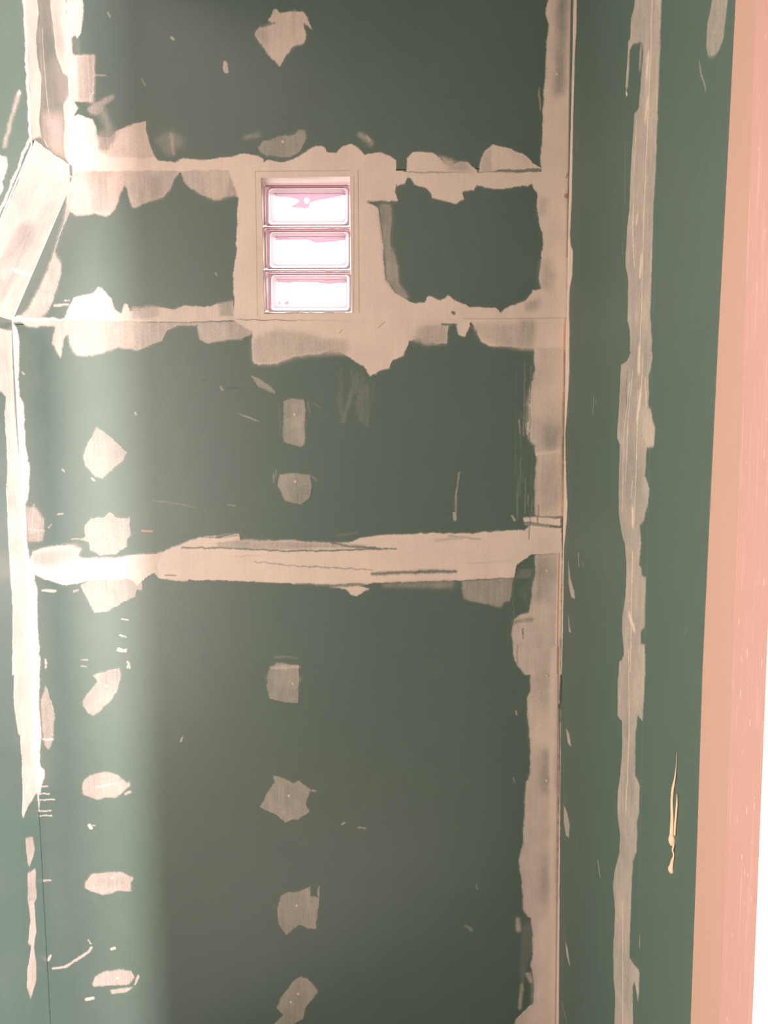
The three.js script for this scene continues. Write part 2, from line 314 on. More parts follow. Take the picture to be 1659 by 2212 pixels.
scuff(0.3,1,4.7,[-108,597,-91,595]);
scuff(0.35,1,1.8,[168,459,169,446]);
scuff(0.15,1,7.5,[141,356,155,345]);
scuff(0.3,1,2.1,[267,1504,269,1645]);
scuff(0.35,1,3.1,[258,1539,259,1509]);
scuff(0.6,1,3.3,[256,876,258,867]);
scuff(0.3,1,3.4,[252,718,254,707]);
scuff(0.25,1,2.1,[-280,1431,-283,1416]);
scuff(0.12,1,4.3,[-418,1281,-365,1291]);
scuff(0.1,1,4.3,[-562,1366,-468,1350]);
scuff(0.3,1,2.5,[122,1392,117,1322]);
scuff(0.55,1,6.2,[114,1331,117,1316]);
scuff(0.5,1,5.2,[245,1324,249,1315]);
scuff(0.2,1,4.2,[-392,1355,-377,1350]);
scuff(0.08,1,6.2,[-104,1288,-145,1285]);
scuff(0.25,1,3.1,[302,1350,300,1308]);
scuff(0.19136754256655758,1,2.2,[273,1409,272,1331]);
scuff(0.1915035075497471,1,2.1,[282,1655,281,1602]);
scuff(0.08698592489297455,1,1.9,[282,1626,281,1573]);
scuff(0.09192235490166656,1,2.5,[269,1660,268,1625]);
scuff(0.07081511275983549,1,2.0,[277,1610,276,1534]);
scuff(0.0814184573742677,1,1.4,[252,1664,251,1583]);
scuff(0.19422169834251257,1,1.9,[288,1364,286,1322]);
scuff(0.15359629116603624,1,2.6,[274,1595,273,1508]);
scuff(0.07489340856946185,1,1.3,[282,1563,281,1517]);
scuff(0.050507467906153514,1,2.1,[250,1562,249,1499]);
scuff(0.12211177799450586,1,1.5,[261,1559,260,1481]);
scuff(0.19626493447163534,1,1.1,[268,1422,266,1398]);
scuff(0.16816074559706515,1,1.6,[278,1373,277,1351]);
scuff(0.07713792319265718,1,2.5,[269,1662,268,1638]);
scuff(0.19130657441415494,1,1.6,[257,1405,256,1317]);
scuff(0.06620793035972494,1,2.2,[262,1485,261,1409]);
scuff(0.1918700277563276,1,1.2,[280,1368,279,1345]);
scuff(0.1009939289938767,1,2.5,[262,1455,261,1369]);
scuff(0.0766216663257483,1,1.2,[269,1558,268,1515]);
scuff(0.07422941966369244,1,1.1,[255,1428,254,1335]);
scuff(0.08560049057814312,1,2.0,[287,1482,286,1432]);
scuff(0.05835608465118402,1,2.5,[280,1509,279,1458]);
scuff(0.06958577407296801,1,2.2,[250,1496,249,1415]);
scuff(0.06599459145458884,1,1.7,[285,1448,285,1371]);
scuff(0.11797323702499644,1,2.6,[255,1373,254,1331]);
scuff(0.12322384978328539,1,2.2,[283,1327,282,1273]);
scuff(0.07016005982283055,3.1,8.2,[-99,1641,-103,1602]);
scuff(0.04713099330178619,3.1,4.5,[-62,1620,-70,1570]);
scuff(0.10199184736949132,3.1,6.7,[-76,1606,-80,1528]);
scuff(0.062468164464969916,3.1,5.6,[-85,1613,-89,1539]);
scuff(0.09197537194409929,3.1,6.1,[-77,1617,-78,1529]);
scuff(0.07703511910964639,3.1,7.3,[-135,1626,-135,1555]);
scuff(0.09902618821711251,3.1,7.4,[-86,1610,-89,1541]);
scuff(0.11808977506415524,3.1,8.0,[-109,1608,-131,1536]);
scuff(0.11499053529134678,3.1,5.6,[-96,1627,-93,1545]);
scuff(0.10242973025812196,3.1,6.1,[-83,1615,-99,1574]);
scuff(0.09094933347148063,3.1,6.8,[-85,1633,-98,1556]);
scuff(0.057523053144810876,3.1,6.7,[-133,1649,-140,1580]);
scuff(0.04433144086111179,3.1,3.8,[-87,1656,-94,1612]);
scuff(0.07722641310161342,3.1,5.1,[-111,1648,-108,1615]);
scuff(0.2757955807708407,1,1.1,[260,1076,260,1058]);
scuff(0.07876860962967451,1,2.8,[249,1116,249,1092]);
scuff(0.0737054159776891,1,2.2,[248,1147,247,1117]);
scuff(0.25463049994625103,1,2.0,[246,1077,246,1036]);
scuff(0.08552812180812554,1,2.4,[271,1069,270,1047]);
scuff(0.2021524732761666,1,1.8,[258,1029,258,987]);
scuff(0.19145300335525745,1,2.4,[274,1151,274,1137]);
scuff(0.14396207598820493,1,2.0,[236,1071,235,1032]);
dye(1,4.4,[-589,1296,-566,1295]);
dye(2,1.7,[-443,1631,-433,1631]);
dye(2,3.2,[-386,1614,-361,1613]);
dye(2,5.5,[-873,241,-870,240]);
dye(2,4.3,[-860,132,-859,125]);
dye(2,1.1,[-557,1758,-475,1756,-368,1758]);
dye(0,1.0,[134,1757,224,1756,356,1756]);
dye(0,1.1,[-313,2073,-107,2072]);
dye(0,1.1,[-312,2073,-315,1766]);
dye(0,1.3,[-91,2072,-92,1773]);
dye(0,1.1,[-100,2060,-104,1773]);
dye(0,1.5,[-52,1739,-36,1753]);
dye(2,1.3,[-137,1729,-129,1736]);
on('left');
patch(0.56,2.2,0.8,[-74,1740,-7,1743,-11,1661,-12,1551,-2,1446,2,1311,0,1210,-4,962,-85,988,-66,1138,-70,1243,-67,1346,-66,1397,-55,1448,-55,1516,-55,1563,-45,1594,-63,1606,-89,1608]);
ridge(2.3,[-20,1447,-17,1213,-26,969]);
patch(0.59,2.3,0.8,[-75,1055,-74,1008,-84,942,-81,887,-73,851,-65,844,-65,771,-70,701,-76,669,-72,655,-53,669,-35,673,-12,682,2,679,-2,986,0,1034]);
patch(0.36,2.5,0.4,[-68,604,-37,592,-30,559,-34,545,-58,530,-65,542,-65,570]);
patch(0.45,2.5,0.5,[-65,522,-31,510,-33,440,-46,436,-44,410,-42,366,-57,335,-52,293,-54,253,-83,228,-97,269,-89,308,-68,342,-80,360,-65,407,-72,460]);
scuff(0.3,1.9,2.6,[-75,463,-36,440]);
on('boxside');
paint(0.16,2.3,[-189,2340,48,2469,6,2093,-190,2082]);
patch(0.77,1.7,0.8,[-183,2340,-135,2370,-128,2338,-138,2316,-146,2287,-147,2256,-143,2232,-132,2219,-140,2166,-152,2125,-144,2096,-167,2087,-183,2081,-183,2186,-183,2299]);
patch(0.73,1.8,0.8,[-73,2403,-73,2379,-61,2337,-60,2307,-52,2292,-28,2272,0,2274,1,2240,-34,2206,-34,2162,-41,2128,-39,2097,-18,2091,6,2093,15,2246,9,2404,6,2446]);
paint(0.56,9.6,[-72,2392,-19,2420,-26,2292,-48,2294,-61,2337]);
scuff(0.69,1.2,2.3,[-117,2315,-116,2250,-106,2159]);
scuff(0.3,3.5,4.6,[-130,2309,-127,2198]);
paint(0.36,8.9,[-134,2147,-37,2193,-44,2095,-100,2088,-140,2094]);
scuff(0.65,1.7,4.4,[-133,2097,-120,2089]);
on('boxfront');
patch(0.68,1.6,0.8,[-790,2049,-772,2049,-760,2046,-758,2028,-762,2014,-769,2002,-771,1988,-778,1973,-795,1970]);
scuff(0.35,3.3,6.6,[-728,2163,-738,2138,-750,2104,-763,2066]);
scuff(0.74,1.6,5.5,[-729,2164,-728,2162]);
scuff(0.83,1.1,4.5,[-709,2342,-711,2203,-711,2086]);
scuff(0.88,1.1,4.3,[-711,2083,-736,2031,-757,1987,-785,1929]);
on('slope');
patch(0.59,1.6,1.0,[-183,346,-36,351,4,312,19,258,30,194,29,133,27,64,20,2,-70,-28,-183,158,-183,201,-183,247,-183,307]);
paint(0.68,6.4,[-197,345,-35,350,-11,324,-122,302,-193,302]);
paint(0.34,11.1,[-102,205,-70,209,-57,191,-54,163,-62,115,-57,65,-72,26,-123,62,-138,113,-133,156,-125,185]);
paint(0.5,8.8,[-104,118,-90,133,-72,102,-91,69,-120,90]);
scuff(0.84,2.2,6.7,[-72,102,14,107]);
scuff(0.82,1.7,4.6,[-10,205,14,212]);
ridge(5.9,[20,213,37,97,36,35]);
ridge(3.3,[-120,187,-105,209,-86,211]);
on('right');
patch(0.43,1.8,0.7,[468,2166,463,2151,446,2141,443,2113,433,2115,429,2080,423,2050,435,2044,443,2097,459,2098,507,2077,514,2061,505,2028,496,1987,475,1990,469,1952,462,1907,460,1849,448,1828,444,1768,461,1746,462,1680,475,1666,479,1631,579,1620,575,1674,576,1740,578,1826,583,1878,586,1929,587,1991,590,2031,589,2100]);
patch(0.4,1.6,0.7,[472,1679,478,1650,486,1630,462,1617,431,1616,424,1555,417,1498,434,1485,432,1452,435,1374,456,1340,473,1327,486,1295,483,1239,471,1211,468,1184,484,1149,454,1119,455,1103,593,1147,583,1177,566,1182,566,1206,584,1218,583,1293,564,1292,562,1304,550,1306,557,1339,547,1364,569,1375,584,1398,590,1423,567,1443,573,1482,606,1486,608,1511,584,1539,575,1543,575,1584,589,1609,578,1664]);
paint(0.36,3.2,[432,1600,459,1603,462,1563,455,1538,444,1503,426,1506,427,1555]);
paint(0.5,3.7,[540,1545,585,1534,606,1511,602,1488,574,1486,550,1505]);
scuff(0.1,1.6,3.1,[467,1602,463,1573,469,1548]);
patch(0.43,1.6,0.7,[485,1164,481,1140,457,1129,451,1091,454,1033,479,1033,483,992,476,940,463,905,466,862,484,841,480,807,455,759,446,729,464,694,457,613,463,570,475,548,473,487,574,570,567,634,578,653,597,631,597,684,570,676,548,671,547,734,550,793,555,841,570,861,572,892,566,907,578,927,577,972,554,976,552,1043,562,1074,583,1074,588,1122,589,1174,586,1192]);
scuff(0.95,1,2.5,[550,2117,549,2051,543,1946,534,1816,533,1681,530,1620]);
ridge(2.1,[550,2117,549,2051,543,1946,534,1816,533,1681,530,1620]);
scuff(0.95,1,2.2,[527,1569,526,1479,523,1373]);
ridge(1.9,[527,1569,526,1479,523,1373]);
scuff(0.95,1,2.3,[517,1321,517,1234,519,1131]);
ridge(1.9,[517,1321,517,1234,519,1131]);
scuff(0.95,1,2.3,[507,1164,520,1030,512,900]);
ridge(2.0,[507,1164,520,1030,512,900]);
scuff(0.95,1,2.7,[504,735,516,595,522,536]);
ridge(2.2,[504,735,516,595,522,536]);
scuff(0.9,1,2.4,[481,1854,481,1808,493,1758]);
scuff(0.9,1,2.5,[486,1977,482,1901]);
scuff(0.88,1,2.7,[481,1582,457,1503,453,1376]);
scuff(0.88,1,2.7,[497,1600,477,1528,472,1428]);
scuff(0.88,1,2.5,[559,1583,568,1544]);
scuff(0.88,1,2.6,[546,1618,542,1568]);
scuff(0.88,1,2.6,[509,1430,503,1405]);
scuff(0.42,1.5,3.8,[493,1429,485,1366]);
scuff(0.42,1.6,3.9,[457,1453,460,1382]);
scuff(0.42,1.5,3.7,[539,1456,539,1408]);
scuff(0.42,1.5,3.6,[575,1285,578,1224]);
scuff(0.42,1.5,3.8,[538,1278,543,1215]);
scuff(0.5,5.0,8.4,[500,2074,498,2048]);
scuff(0.5,4.9,8.1,[532,2037,530,1973]);
scuff(0.5,5.0,8.4,[519,2117,507,2080]);
scuff(0.9,4.8,8.1,[538,2047,533,2019]);
scuff(0.9,4.8,7.9,[540,1982,531,1959]);
scuff(0.9,4.6,7.6,[527,1764,522,1738]);
scuff(0.9,4.7,7.8,[503,1830,500,1821]);
scuff(0.92,5.2,9.0,[526,1632,528,1597]);
scuff(0.92,5.2,8.9,[539,1564,526,1527]);
scuff(0.92,5.3,9.1,[512,1387,514,1362]);
scuff(0.92,5.4,9.3,[508,1219,535,1201]);
scuff(0.85,1.3,1.7,[430,2075,426,2039]);
scuff(0.85,1.3,4.3,[426,2041,431,2035]);
patch(0.34,2.0,0.3,[772,2000,814,1977,811,1954,804,1936,797,1930,786,1928,764,1936,756,1954,757,1975,764,1985]);
scuff(0.35,1.4,2.7,[735,1945,738,1935,757,1904]);
patch(0.9,1.7,0.9,[49,2394,59,2379,58,2317,47,2277,43,2202,39,2110,37,1985,26,1923,33,1906,58,1883,53,1834,29,1809,27,1760,36,1684,1,1688,7,1830,8,1961,19,2117,27,2286,29,2404]);
patch(0.88,1.6,0.9,[33,1745,39,1639,29,1589,17,1539,6,1506,23,1403,39,1353,32,1314,10,1249,10,1121,5,965,-26,955,-31,1243,-17,1401,-20,1575,-7,1751]);
patch(0.85,1.6,0.8,[-7,1029,2,826,7,626,16,383,25,119,-13,88,-17,403,-20,694,-34,1022]);
patch(0.5,1,0.3,[53,1235,77,1198,116,1178,122,1161,88,1159,60,1184]);
patch(0.5,1.1,0.3,[57,859,86,859,111,839,76,832]);
patch(0.5,1.1,0.3,[45,677,77,677,106,661,101,628,72,620,48,635]);
patch(0.5,1.2,0.3,[79,376,106,375,134,351,99,350]);
patch(0.5,1,0.3,[61,1119,77,1095,97,1083,70,1079]);
scuff(0.4,1,3.6,[254,1571,247,1542]);
scuff(0.35,1,2.7,[266,1568,274,1556]);
scuff(0.6,1,3.9,[147,1261,155,1238]);
scuff(0.4,1,2.9,[182,1249,192,1241]);
scuff(0.6,1,2.9,[341,716,361,694]);
scuff(0.2,1,2.1,[176,683,179,637]);
scuff(0.15,1,2.6,[427,1967,433,1869]);
scuff(0.3,1,1.7,[421,1808,424,1792]);
scuff(0.2,1,2.6,[353,1282,352,1265]);
scuff(0.12,1,2.0,[359,643,370,517]);
scuff(0.3,1,5.1,[54,210,109,200]);
scuff(0.3,1,2.1,[83,2094,87,2074]);
scuff(0.12,1,1.8,[242,1578,226,1623]);
scuff(0.15,1,1.9,[748,1257,743,1246]);
scuff(0.3,1,1.6,[468,1236,467,1197]);
scuff(0.4,1,3.4,[596,739,595,722]);

function drawPath(x, p, s, close) {
  x.beginPath();
  p.forEach(([u, v], i) => (i ? x.lineTo((u - s[0]) * s[4], (s[3] - v) * s[4]) : x.moveTo((u - s[0]) * s[4], (s[3] - v) * s[4])));
  if (close) x.closePath();
}
function texture(data, w, h, srgb) {
  const t = new THREE.DataTexture(data, w, h, THREE.RGBAFormat);
  t.magFilter = THREE.LinearFilter; t.minFilter = THREE.LinearMipmapLinearFilter; t.generateMipmaps = true; t.anisotropy = 8;
  if (srgb) t.colorSpace = THREE.SRGBColorSpace;
  t.needsUpdate = true; return t;
}
const ENC = new Uint8Array(4097); for (let i = 0; i < 4097; i++) { const l = i / 4096; ENC[i] = Math.round(255 * (l <= 0.0031308 ? 12.92 * l : 1.055 * Math.pow(l, 1 / 2.4) - 0.055)); }
const enc = (l) => ENC[Math.max(0, Math.min(4096, Math.round(l * 4096)))];
function makeSheet(f, s) {
  const W = Math.round((s[1] - s[0]) * s[4]), Hh = Math.round((s[3] - s[2]) * s[4]);
  const cv = () => { const c = document.createElement('canvas'); c.width = W; c.height = Hh; const x = c.getContext('2d'); x.lineCap = x.lineJoin = 'round'; return x; };
  const cov = cv(), rid = cv(), ink = cv();
  cov.fillStyle = '#000'; cov.fillRect(0, 0, W, Hh); rid.fillStyle = '#000'; rid.fillRect(0, 0, W, Hh);
  for (const o of f.ops) {
    const g = Math.round(255 * (o.c ?? 1)), x = o.k === 'ridge' ? rid : o.k === 'dye' ? ink : cov;
    x.filter = o.f ? `blur(${(o.f * s[4] * 0.6).toFixed(2)}px)` : o.k === 'ridge' ? 'blur(1px)' : 'blur(0.5px)';
    const m = (o.w || 0) + (o.f || 0) * 3 + 6, us = o.p.map((q) => q[0]), vs = o.p.map((q) => q[1]);
    x.save(); x.beginPath(); x.rect((Math.min(...us) - m - s[0]) * s[4], (s[3] - Math.max(...vs) - m) * s[4], (Math.max(...us) - Math.min(...us) + 2 * m) * s[4], (Math.max(...vs) - Math.min(...vs) + 2 * m) * s[4]); x.clip();
    drawPath(x, o.p, s, o.k === 'fill');
    const color = o.k === 'dye' ? DYE[o.col] : `rgb(${g},${g},${g})`;
    if (o.k === 'fill') { x.fillStyle = color; x.fill(); } else { x.strokeStyle = color; x.lineWidth = o.w * s[4]; x.globalAlpha = o.k === 'dye' ? 0.75 : 1; x.stroke(); x.globalAlpha = 1; }
    x.restore();
  }
  const C = cov.getImageData(0, 0, W, Hh).data, R = rid.getImageData(0, 0, W, Hh).data, K = ink.getImageData(0, 0, W, Hh).data;
  const map = new Uint8Array(W * Hh * 4), bump = new Uint8Array(W * Hh * 4);
  for (let j = 0; j < Hh; j++) for (let i = 0; i < W; i++) {
    const u = s[0] + (i + 0.5) / s[4], v = s[3] - (j + 0.5) / s[4];
    const sx = Math.max(0, Math.min(W - 1.01, i + ragX(u, v) * s[4])), sy = Math.max(0, Math.min(Hh - 1.01, j - ragY(u, v) * s[4]));
    const x0 = sx | 0, y0 = sy | 0, fx = sx - x0, fy = sy - y0, q = (y0 * W + x0) * 4;
    let c = ((C[q] * (1 - fx) + C[q + 4] * fx) * (1 - fy) + (C[q + W * 4] * (1 - fx) + C[q + W * 4 + 4] * fx) * fy) / 255;
    const streak = noise(u / 2.2, v / 38) * 0.6 + noise(u / 5 + 9, v / 60) * 0.4 - 0.5, speck = noise(u / 1.6, v / 1.6) - 0.5, cloud = noise(u / 45, v / 60) * 0.6 + noise(u / 17, v / 21) * 0.4 - 0.5;
    const thin = c * (1 - c) * 4;
    c = Math.max(0, Math.min(1, c + thin * (streak * 0.16 + speck * 0.14 + cloud * 0.2)));
    const k = ((Hh - 1 - j) * W + i) * 4, a = (j * W + i) * 4, ia = K[a + 3] / 255;
    const mg = 1 + speck * 0.13 + (noise(u / 0.9 + 5, v / 0.9) - 0.5) * 0.16 + cloud * 0.10, mf = 1 + speck * 0.07 + cloud * 0.10 + streak * 0.03;
    for (let n = 0; n < 3; n++) {
      let l = GREEN[n] * mg * (1 - c) + FILLER[n] * mf * c;
      if (ia > 0) { const e = K[a + n] / 255; l = l * (1 - ia) + e * e * ia; }
      map[k + n] = enc(l);
    }
    map[k + 3] = 255;
    const h = 255 * Math.max(0, Math.min(1, 0.12 + c * 0.5 + R[a] / 255 * 0.3 + c * streak * 0.06 + speck * 0.05 * (0.4 + c)));
    bump[k] = bump[k + 1] = bump[k + 2] = h; bump[k + 3] = 255;
  }
  return new THREE.MeshPhysicalMaterial({ map: texture(map, W, Hh, true), bumpMap: texture(bump, W, Hh, false), bumpScale: 0.0009, roughness: f.gloss ?? 0.38, ior: f.gloss ? 1.5 : 1.8 });
}
function faceUV(g, s) {                                   // flat uv in the sheet, from a shape drawn in metres
  const p = g.attributes.position, uv = new Float32Array(p.count * 2);
  for (let i = 0; i < p.count; i++) { uv[2 * i] = (p.getX(i) * 1000 - s[0]) / (s[1] - s[0]); uv[2 * i + 1] = (p.getY(i) * 1000 - s[2]) / (s[3] - s[2]); }
  g.setAttribute('uv', new THREE.BufferAttribute(uv, 2)); return g;
}
function toFace(g, f, lift) { g.applyMatrix4(new THREE.Matrix4().makeBasis(f.u, f.v, f.n).setPosition(f.o.clone().addScaledVector(f.n, lift))); return g; }
function plate(f, s, corners, thick, edge = 0.0008) {      // a board that lies in a face, its front at the face, edges eased
  const c = corners.map(([x, y]) => new THREE.Vector2(x, y));
  const g = new THREE.ExtrudeGeometry(new THREE.Shape(c), { depth: thick - edge, bevelEnabled: true, bevelSize: edge, bevelThickness: edge, bevelOffset: -edge, bevelSegments: 1 });
  return toFace(faceUV(g, s), f, -thick);
}
function ragged(p) {
  const out = [];
  for (let i = 0; i < p.length; i++) {
    const a = p[i], b = p[(i + 1) % p.length], n = Math.max(1, Math.ceil(Math.hypot(b[0] - a[0], b[1] - a[1]) / 4));
    for (let k = 0; k < n; k++) { const x = a[0] + (b[0] - a[0]) * k / n, y = a[1] + (b[1] - a[1]) * k / n; out.push(new THREE.Vector2((x - ragX(x, y)) / 1000, (y - ragY(x, y)) / 1000)); }
  }
  return out;
}
const screwMat = std({ color: 0xb9a48f, roughness: 0.55, metalness: 0.0 });
const screwGeo = new THREE.LatheGeometry([[0, 0.0011], [0.0022, 0.0011], [0.0034, 0.0007], [0.0036, 0]].map(([x, y]) => new THREE.Vector2(x, y)), 14).rotateX(Math.PI / 2);
const OPENING = [[-300, 1773], [-109, 1773], [-109, 2060], [-300, 2060]];     // the clear opening of the little window
function inside([x, y], p) { let c = false; for (let i = 0, j = p.length - 1; i < p.length; j = i++) if ((p[i][1] > y) !== (p[j][1] > y) && x < (p[j][0] - p[i][0]) * (y - p[i][1]) / (p[j][1] - p[i][1]) + p[i][0]) c = !c; return c; }
function dress(f, wall) {                                  // adds the skims of a face, each a piece of its own, to its wall
  let k = 0;
  for (const o of f.ops) if (o.solid) {
    const vs = o.p.map((q) => q[1]), i = f.sheets.length > 1 && Math.max(...vs) < 1290 ? 1 : 0, s = f.sheets[i];
    const t = o.t / 1000 + (k++ % 40) * 0.00001, e = Math.min(0.0005, t * 0.6);
    const shape = new THREE.Shape(ragged(o.p));
    if (f === faces.back && inside(OPENING[0], o.p)) shape.holes.push(new THREE.Path(OPENING.map(([x, y]) => new THREE.Vector2(x / 1000, y / 1000))));
    const g = new THREE.ExtrudeGeometry(shape, { depth: t + 0.0006 - e, bevelEnabled: true, bevelSize: e, bevelThickness: e, bevelOffset: -e, bevelSegments: 1 });
    const m = mesh('filler_patch', toFace(faceUV(g, s), f, -0.0006), f.mats[i], wall);
    m.userData.label = 'dried pinkish filler skim';
    for (const [x, y] of o.screws) {
      const w = mesh('screw_head', screwGeo, screwMat, m);
      w.position.copy(f.o).addScaledVector(f.u, x / 1000).addScaledVector(f.v, y / 1000).addScaledVector(f.n, t - 0.0002);
      w.quaternion.setFromRotationMatrix(new THREE.Matrix4().makeBasis(f.u, f.v, f.n));
    }
  }
}
for (const f of Object.values(faces)) f.mats = f.sheets.map((s) => makeSheet(f, s));

// ---------------------------------------------------------------- the small room
const masonry = std({ color: 0xc9c2b8, roughness: 0.95 });
const hallPaint = std({ color: new THREE.Color(0.25, 0.24, 0.23), roughness: 0.9 });
const ceilPaint = std({ color: new THREE.Color(0.45, 0.43, 0.41), roughness: 0.9 });
const floorMat = std({ color: new THREE.Color(0.22, 0.19, 0.17), roughness: 0.85 });
const WX0 = -0.300, WX1 = -0.109, WY0 = 1.773, WY1 = 2.060;      // clear opening of the little window
const J1 = 2.072, J2 = 1.757, j3 = (x) => 1.216 + (x - XL) * 0.0213, G = 0.0005;
{
  const w = group('wall_back', 'back wall of green moisture boards with pinkish filler over joints and screws', 'wall', 'structure');
  const f = faces.back, [up, lo] = f.sheets, [um, lm] = f.mats, T = 0.0125;
  const q = (x0, x1, y0, y1) => [[x0, y0], [x1, y0], [x1, y1], [x0, y1]];
  mesh('plasterboard_panel', plate(f, up, q(XL, XR, J1 + G, CEIL), T), um, w);
  mesh('plasterboard_panel', plate(f, up, q(XL, -0.317, J2 + G, J1 - G), T), um, w);
  mesh('plasterboard_panel', plate(f, up, q(-0.0915, XR, J2 + G, J1 - G), T), um, w);
  mesh('plasterboard_panel', plate(f, up, [[XL, j3(XL) + G], [XR, j3(XR) + G], [XR, J2 - G], [XL, J2 - G]], T), um, w);
  mesh('plasterboard_panel', plate(f, lo, [[XL, 0], [XR, 0], [XR, j3(XR) - G], [XL, j3(XL) - G]], T), lm, w);
  // lining boards round the opening, their edges flush with the wall face
  const lining = (x0, x1, y0, y1) => mesh('reveal_board', plate(f, up, q(x0, x1, y0, y1), 0.075, 0.0015), um, w);
  lining(-0.3165, WX0, J2 + G, J1 - G); lining(WX1, -0.0920, J2 + G, J1 - G); lining(WX0, WX1, WY1, J1 - G); lining(WX0, WX1, J2 + G, WY0);
  const B = mergeGeometries([box(XL - 0.012, -0.318, 0, CEIL, -0.15, -0.014, 0), box(-0.09, 0.52, 0, CEIL, -0.15, -0.014, 0), box(-0.318, -0.09, 0, J2 - 0.002, -0.15, -0.014, 0), box(-0.318, -0.09, J1 + 0.002, CEIL, -0.15, -0.014, 0)]);
  mesh('masonry', B, masonry, w);
  dress(f, w);
}
{
  const w = group('wall_left', 'narrow strip of left side wall, green board with filler in the corner', 'wall', 'structure'), f = faces.left;
  mesh('plasterboard_panel', plate(f, f.sheets[0], [[-ZN, 0], [0.0004, 0], [0.0004, CEIL], [-ZN, CEIL]], 0.0125, 0.0003), f.mats[0], w);
  mesh('masonry', box(-1.75, XL - 0.0127, 0, CEIL, -0.24, ZN, 0), masonry, w);
  dress(f, w);
}
{
  const w = group('wall_right', 'right side wall of green board with a long vertical strip of taped filler', 'wall', 'structure'), f = faces.right;
  const edge = [[0.822, 0], [0.80, 0.4], [0.7985, 0.76], [0.801, 1.0], [0.8008, 1.22], [0.808, 1.42], [0.815, 1.6], [0.824, 1.78], [0.832, 1.96], [0.838, CEIL]];
  mesh('plasterboard_panel', plate(f, f.sheets[0], [[0.0005, 0], ...[[0.585, 0], [0.585, CEIL]], [0.0005, CEIL]], 0.0125, 0.0004), f.mats[0], w);
  mesh('plasterboard_panel', plate(f, f.sheets[0], [[0.5855, 0], ...edge, [0.5855, CEIL]], 0.0125, 0.0004), f.mats[0], w);
  mesh('masonry', box(XR + 0.0127, 0.52, 0, CEIL, -0.013, ZF - 0.02, 0), masonry, w);
  dress(f, w);
}
{
  const w = group('pipe_boxing', 'boxed-in corner at top left with a sloped lower panel covered in filler', 'boxing', 'structure');
  const fs = faces.boxside, ff = faces.boxfront, fl = faces.slope, P1 = [XB, 2.0664], P2 = [XL, 1.7677];
  mesh('side_panel', plate(fs, fs.sheets[0], [[-ZB + 0.013, P1[1]], [-0.0005, P1[1]], [-0.0005, CEIL], [-ZB + 0.013, CEIL]], 0.0125), fs.mats[0], w);
  mesh('front_panel', plate(ff, ff.sheets[0], [[XL, P2[1]], P1, [XB, CEIL], [XL, CEIL]], 0.0125), ff.mats[0], w);
  mesh('sloped_panel', plate(fl, fl.sheets[0], [[-ZB + 0.013, 0], [-0.0005, 0], [-0.0005, 0.3342], [-ZB + 0.013, 0.3342]], 0.0125), fl.mats[0], w);
  for (const f of [fs, ff, fl]) dress(f, w);
  const beadMat = std({ color: new THREE.Color(...FILLER), roughness: 0.6 });
  const bead = (a, b) => mesh('corner_bead', new THREE.TubeGeometry(new THREE.LineCurve3(a, b), 1, 0.0017, 10), beadMat, w);
  bead(V3(XB, P1[1], 0.001), V3(XL, P2[1], 0.001)); bead(V3(XB, P1[1], 0.001), V3(XB, CEIL, 0.001)); bead(V3(XB - 0.001, P1[1], 0.001), V3(XB - 0.001, P1[1], ZB - 0.002)); bead(V3(XL, 0.66, 0.0003), V3(XL, P2[1], 0.0003));
  bead(V3(XB - 0.0015, P1[1] - 0.004, ZB - 0.0015), V3(XB - 0.0015, CEIL, ZB - 0.0015)); bead(V3(XB - 0.0015, P1[1] - 0.001, ZB - 0.0015), V3(XL, P2[1] + 0.001, ZB - 0.0015));
}
